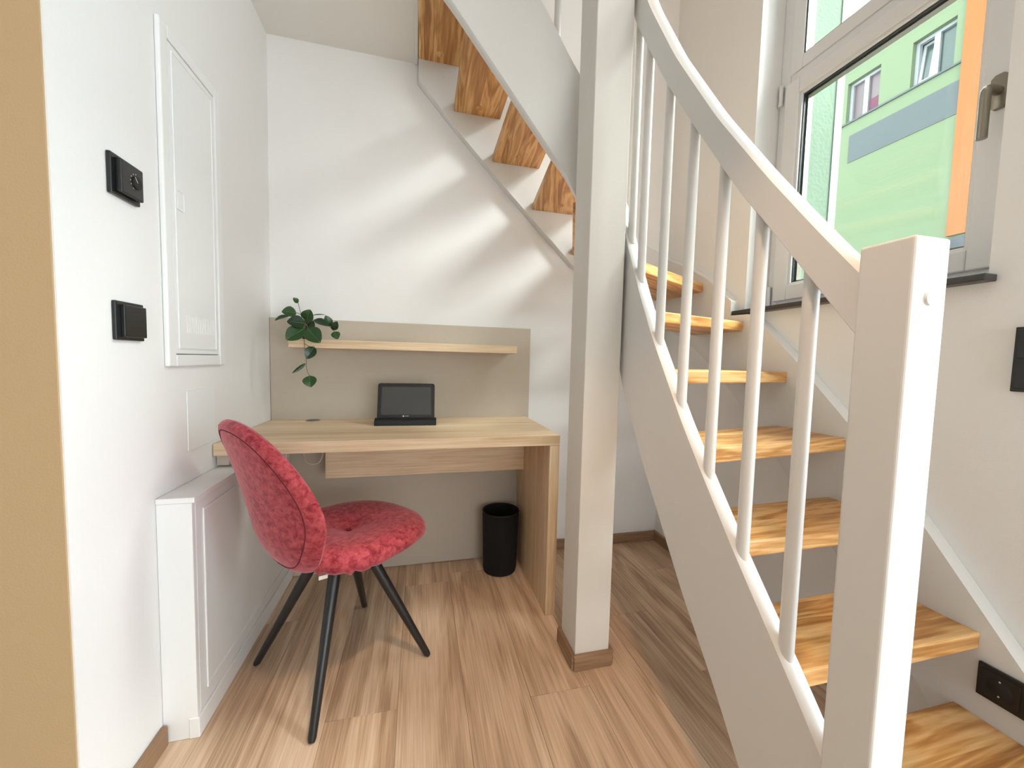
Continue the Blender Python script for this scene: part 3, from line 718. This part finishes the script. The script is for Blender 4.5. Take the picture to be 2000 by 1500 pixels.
LEAVES = [
 ((0.1553, -0.15, 1.2668),(0.14, -0.162, 1.286),0.0218,(0.3, -1, 0.4),0.1,0),
 ((0.1546, -0.17, 1.2215),(0.1045, -0.19, 1.2241),0.0495,(0.2, -1, 0.5),0.1,0),
 ((0.1248, -0.17, 1.2106),(0.0778, -0.19, 1.1894),0.0231,(0, -0.9, 0.9),0.2,0),
 ((0.2052, -0.235, 1.1754),(0.1428, -0.255, 1.1794),0.0561,(0.1, -1, 0.5),0.1,0),
 ((0.2001, -0.245, 1.1516),(0.1414, -0.265, 1.106),0.066,(-0.2, -1, 0.15),0.05,0.3),
 ((0.2158, -0.25, 1.156),(0.2675, -0.27, 1.098),0.066,(0.2, -1, 0.1),0.05,0.3),
 ((0.1973, -0.19, 1.1881),(0.2137, -0.202, 1.236),0.0528,(0, -1, 0.4),0.1,0.1),
 ((0.2054, -0.16, 1.2158),(0.2653, -0.18, 1.2218),0.0112,(0, -0.6, 1),0.1,0),
 ((0.2235, -0.18, 1.1988),(0.2845, -0.2, 1.1736),0.033,(0.1, -1, 0.6),0.15,0),
 ((0.2848, -0.17, 1.1724),(0.2684, -0.182, 1.2166),0.0347,(0.4, -1, 0.3),0.1,0),
 ((0.2983, -0.19, 1.155),(0.3176, -0.202, 1.1921),0.0304,(0.2, -1, 0.2),0.1,0.05),
 ((0.3056, -0.2, 1.1494),(0.3211, -0.212, 1.1173),0.0363,(0.2, -1, 0.2),0.1,0.05),
 ((0.1891, -0.15, 1.1539),(0.2176, -0.162, 1.1917),0.0429,(0.2, -1, 0.2),0.1,0),
 ((0.1599, -0.14, 1.1592),(0.1899, -0.152, 1.1942),0.0429,(0.2, -1, 0.2),0.1,0),
 ((0.2337, -0.225, 1.0824),(0.2095, -0.237, 1.0316),0.0462,(0.1, -1, 0.3),0.1,0),
 ((0.2005, -0.22, 1.0122),(0.1565, -0.24, 0.9723),0.0158,(0.3, -1, -0.3),0.1,0),
 ((0.2137, -0.215, 0.9626),(0.22, -0.227, 0.9146),0.0544,(0, -1, 0.1),0.08,0.1),
]
STEMS = [
 [ (0.1727, -0.13, 1.1077), (0.1785, -0.15, 1.1534), (0.1724, -0.16, 1.1984), (0.1622, -0.155, 1.2385), (0.1548, -0.15, 1.2673) ],
 [ (0.1699, -0.16, 1.2125), (0.1622, -0.165, 1.2207), (0.1546, -0.17, 1.2234) ],
 [ (0.1711, -0.16, 1.204), (0.1465, -0.165, 1.2074), (0.1248, -0.17, 1.2106) ],
 [ (0.1741, -0.13, 1.1137), (0.1839, -0.16, 1.1644), (0.2051, -0.17, 1.1904), (0.2433, -0.175, 1.1946), (0.2791, -0.175, 1.1732), (0.2932, -0.185, 1.16), (0.3069, -0.2, 1.1489) ],
 [ (0.1727, -0.13, 1.1136), (0.1852, -0.17, 1.1637), (0.1937, -0.215, 1.1382), (0.1945, -0.215, 1.1131), (0.1949, -0.212, 1.0768), (0.2004, -0.212, 1.0305), (0.2011, -0.213, 0.998), (0.2051, -0.214, 0.9783), (0.2137, -0.215, 0.962) ],
 [ (0.1959, -0.2, 1.1759), (0.2101, -0.23, 1.1656), (0.2252, -0.25, 1.1372) ],
 [ (0.1959, -0.2, 1.1759), (0.1975, -0.235, 1.1564), (0.1913, -0.245, 1.1389) ],
 [ (0.1887, -0.15, 1.1132), (0.1904, -0.17, 1.1525), (0.196, -0.2, 1.1815), (0.1896, -0.19, 1.1962) ],
 [ (0.1953, -0.213, 1.0936), (0.2145, -0.22, 1.0828), (0.2337, -0.225, 1.0819) ],
 [ (0.1842, -0.17, 1.1922), (0.1934, -0.165, 1.2046), (0.2054, -0.16, 1.2158) ],
]
for b_, t_, w_, n_, c_, nt_ in LEAVES: leaf(b_, t_, w_, n_, c_, nt_)
for s_ in STEMS: stem([Vector(p) for p in s_])

# ------------------------------------------------------------------ outside the window
struct('ground', B((2.40, -12, -1.3), (30, 34, -1.2)), M_ASPH)
E0, S_ = Vector((0.658, -1.942, 1.044)), 1.5
def ex(y, z): return (E0.y+(y-E0.y)*S_, E0.z+(z-E0.z)*S_)
FX = E0.x+(7.0-E0.x)*S_
fac = empty('apartment_building', (FX, 0, -1.2), label='green rendered apartment building across the street, seen through the window', cat='building')
FO = Vector((FX, 0, -1.2))
def fo(name, bm, m, parent=fac, label=None):
    bmesh.ops.translate(bm, verts=bm.verts[:], vec=-FO); return obj(name, bm, m, parent, label=label)
ya, za = ex(-3.5, -.45); yb, zb = ex(4.6, 6.12)
wins = [((2.345, 4.795), (2.775, 5.385)), ((1.555, 4.795), (1.985, 5.385))]
# facade wall with real window recesses
ys = sorted({ya, yb, *[ex(w[i][0], 0)[0] for w in wins for i in (0, 1)]})
zl, zh = ex(0, 4.795)[1], ex(0, 5.385)[1]
bm = bmesh.new()
box(bm, (FX, ya, -1.2), (FX+0.5, yb, zl)); box(bm, (FX, ya, zh), (FX+0.5, yb, zb))
for a, b in ((ys[0], ys[1]), (ys[2], ys[3]), (ys[4], ys[5])): box(bm, (FX, a, zl), (FX+0.5, b, zh))
fo('facade_wall', bm, M_GREEN)
fo('facade_body', B((FX+0.5, ya, -1.2), (FX+6, yb, zb-0.1)), M_GREEN)
bm = B((FX-0.035, ex(1.46, 0)[0], zl-0.035), (FX, ex(2.90, 0)[0], zl)); fo('ledge', bm, M_BAND)
y0, z0 = ex(1.30, 4.18); y1, z1 = ex(2.70, 4.58)
fo('grey_band', B((FX-0.012, y0, z0), (FX, y1, z1)), M_BAND, label='grey band below the windows')
y0, z0 = ex(1.285, 2.70); y1, z1 = ex(1.462, 6.12)
fo('orange_band', B((FX-0.06, y0, z0), (FX+0.0, y1, z1)), M_ORANGE, label='orange vertical band')
y0, z0 = ex(1.20, -0.4); y1, z1 = ex(1.50, 2.66)
fo('gravel_plinth', B((FX-0.10, y0, -1.2), (FX, y1, z1)), M_PLINTH)
for i, w in enumerate(wins):
    (a0, c0), (a1, c1) = w; y0, z0 = ex(a0, c0); y1, z1 = ex(a1, c1)
    f = fo('window', ring(FX+0.10, FX+0.18, y0, y1, z0, z1, 0.055, 0), M_EXTW)
    ym = (y0+y1)/2
    if i == 0:
        fo('mullion', B((FX+0.10, ym-0.045, z0+0.055), (FX+0.18, ym+0.045, z1-0.055)), M_EXTW, f)
        fo('pane', B((FX+0.15, y0+0.055, z0+0.055), (FX+0.16, ym-0.045, z1-0.055)), M_EXTG2, f)
        fo('pane', B((FX+0.15, ym+0.045, z0+0.055), (FX+0.16, y1-0.055, z1-0.055)), M_EXTG2, f)
        fo('curtain', B((FX+0.142, y0+0.058, z0+0.058), (FX+0.149, ym-0.048, z0+0.34)), M_CURT, f)
    else:
        fo('mullion', B((FX+0.10, ym-0.045, z0+0.055), (FX+0.18, ym+0.045, z1-0.055)), M_EXTW, f)
        fo('pane', B((FX+0.15, y0+0.055, z0+0.055), (FX+0.16, ym-0.045, z1-0.055)), M_EXTG, f)
        bm = ring(-0.03, 0.03, 0, y1-ym-0.11, 0, z1-z0-0.12, 0.05, 0)   # casement tilted inwards at the top
        bmesh.ops.rotate(bm, verts=bm.verts[:], cent=(0,0,0), matrix=Matrix.Rotation(R(7), 3, 'Y')); bmesh.ops.translate(bm, verts=bm.verts[:], vec=(FX+0.14, ym+0.05, z0+0.06))
        cs = fo('tilted_casement', bm, M_EXTW, f)
        bm = B((-0.004, 0.05, 0.05), (0.004, y1-ym-0.16, z1-z0-0.17))
        bmesh.ops.rotate(bm, verts=bm.verts[:], cent=(0,0,0), matrix=Matrix.Rotation(R(7), 3, 'Y')); bmesh.ops.translate(bm, verts=bm.verts[:], vec=(FX+0.14, ym+0.05, z0+0.06))
        fo('pane', bm, M_EXTG, f)
        fo('dark_room', B((FX+0.30, y0, z0), (FX+0.31, y1, z1)), M_EXTG, f)
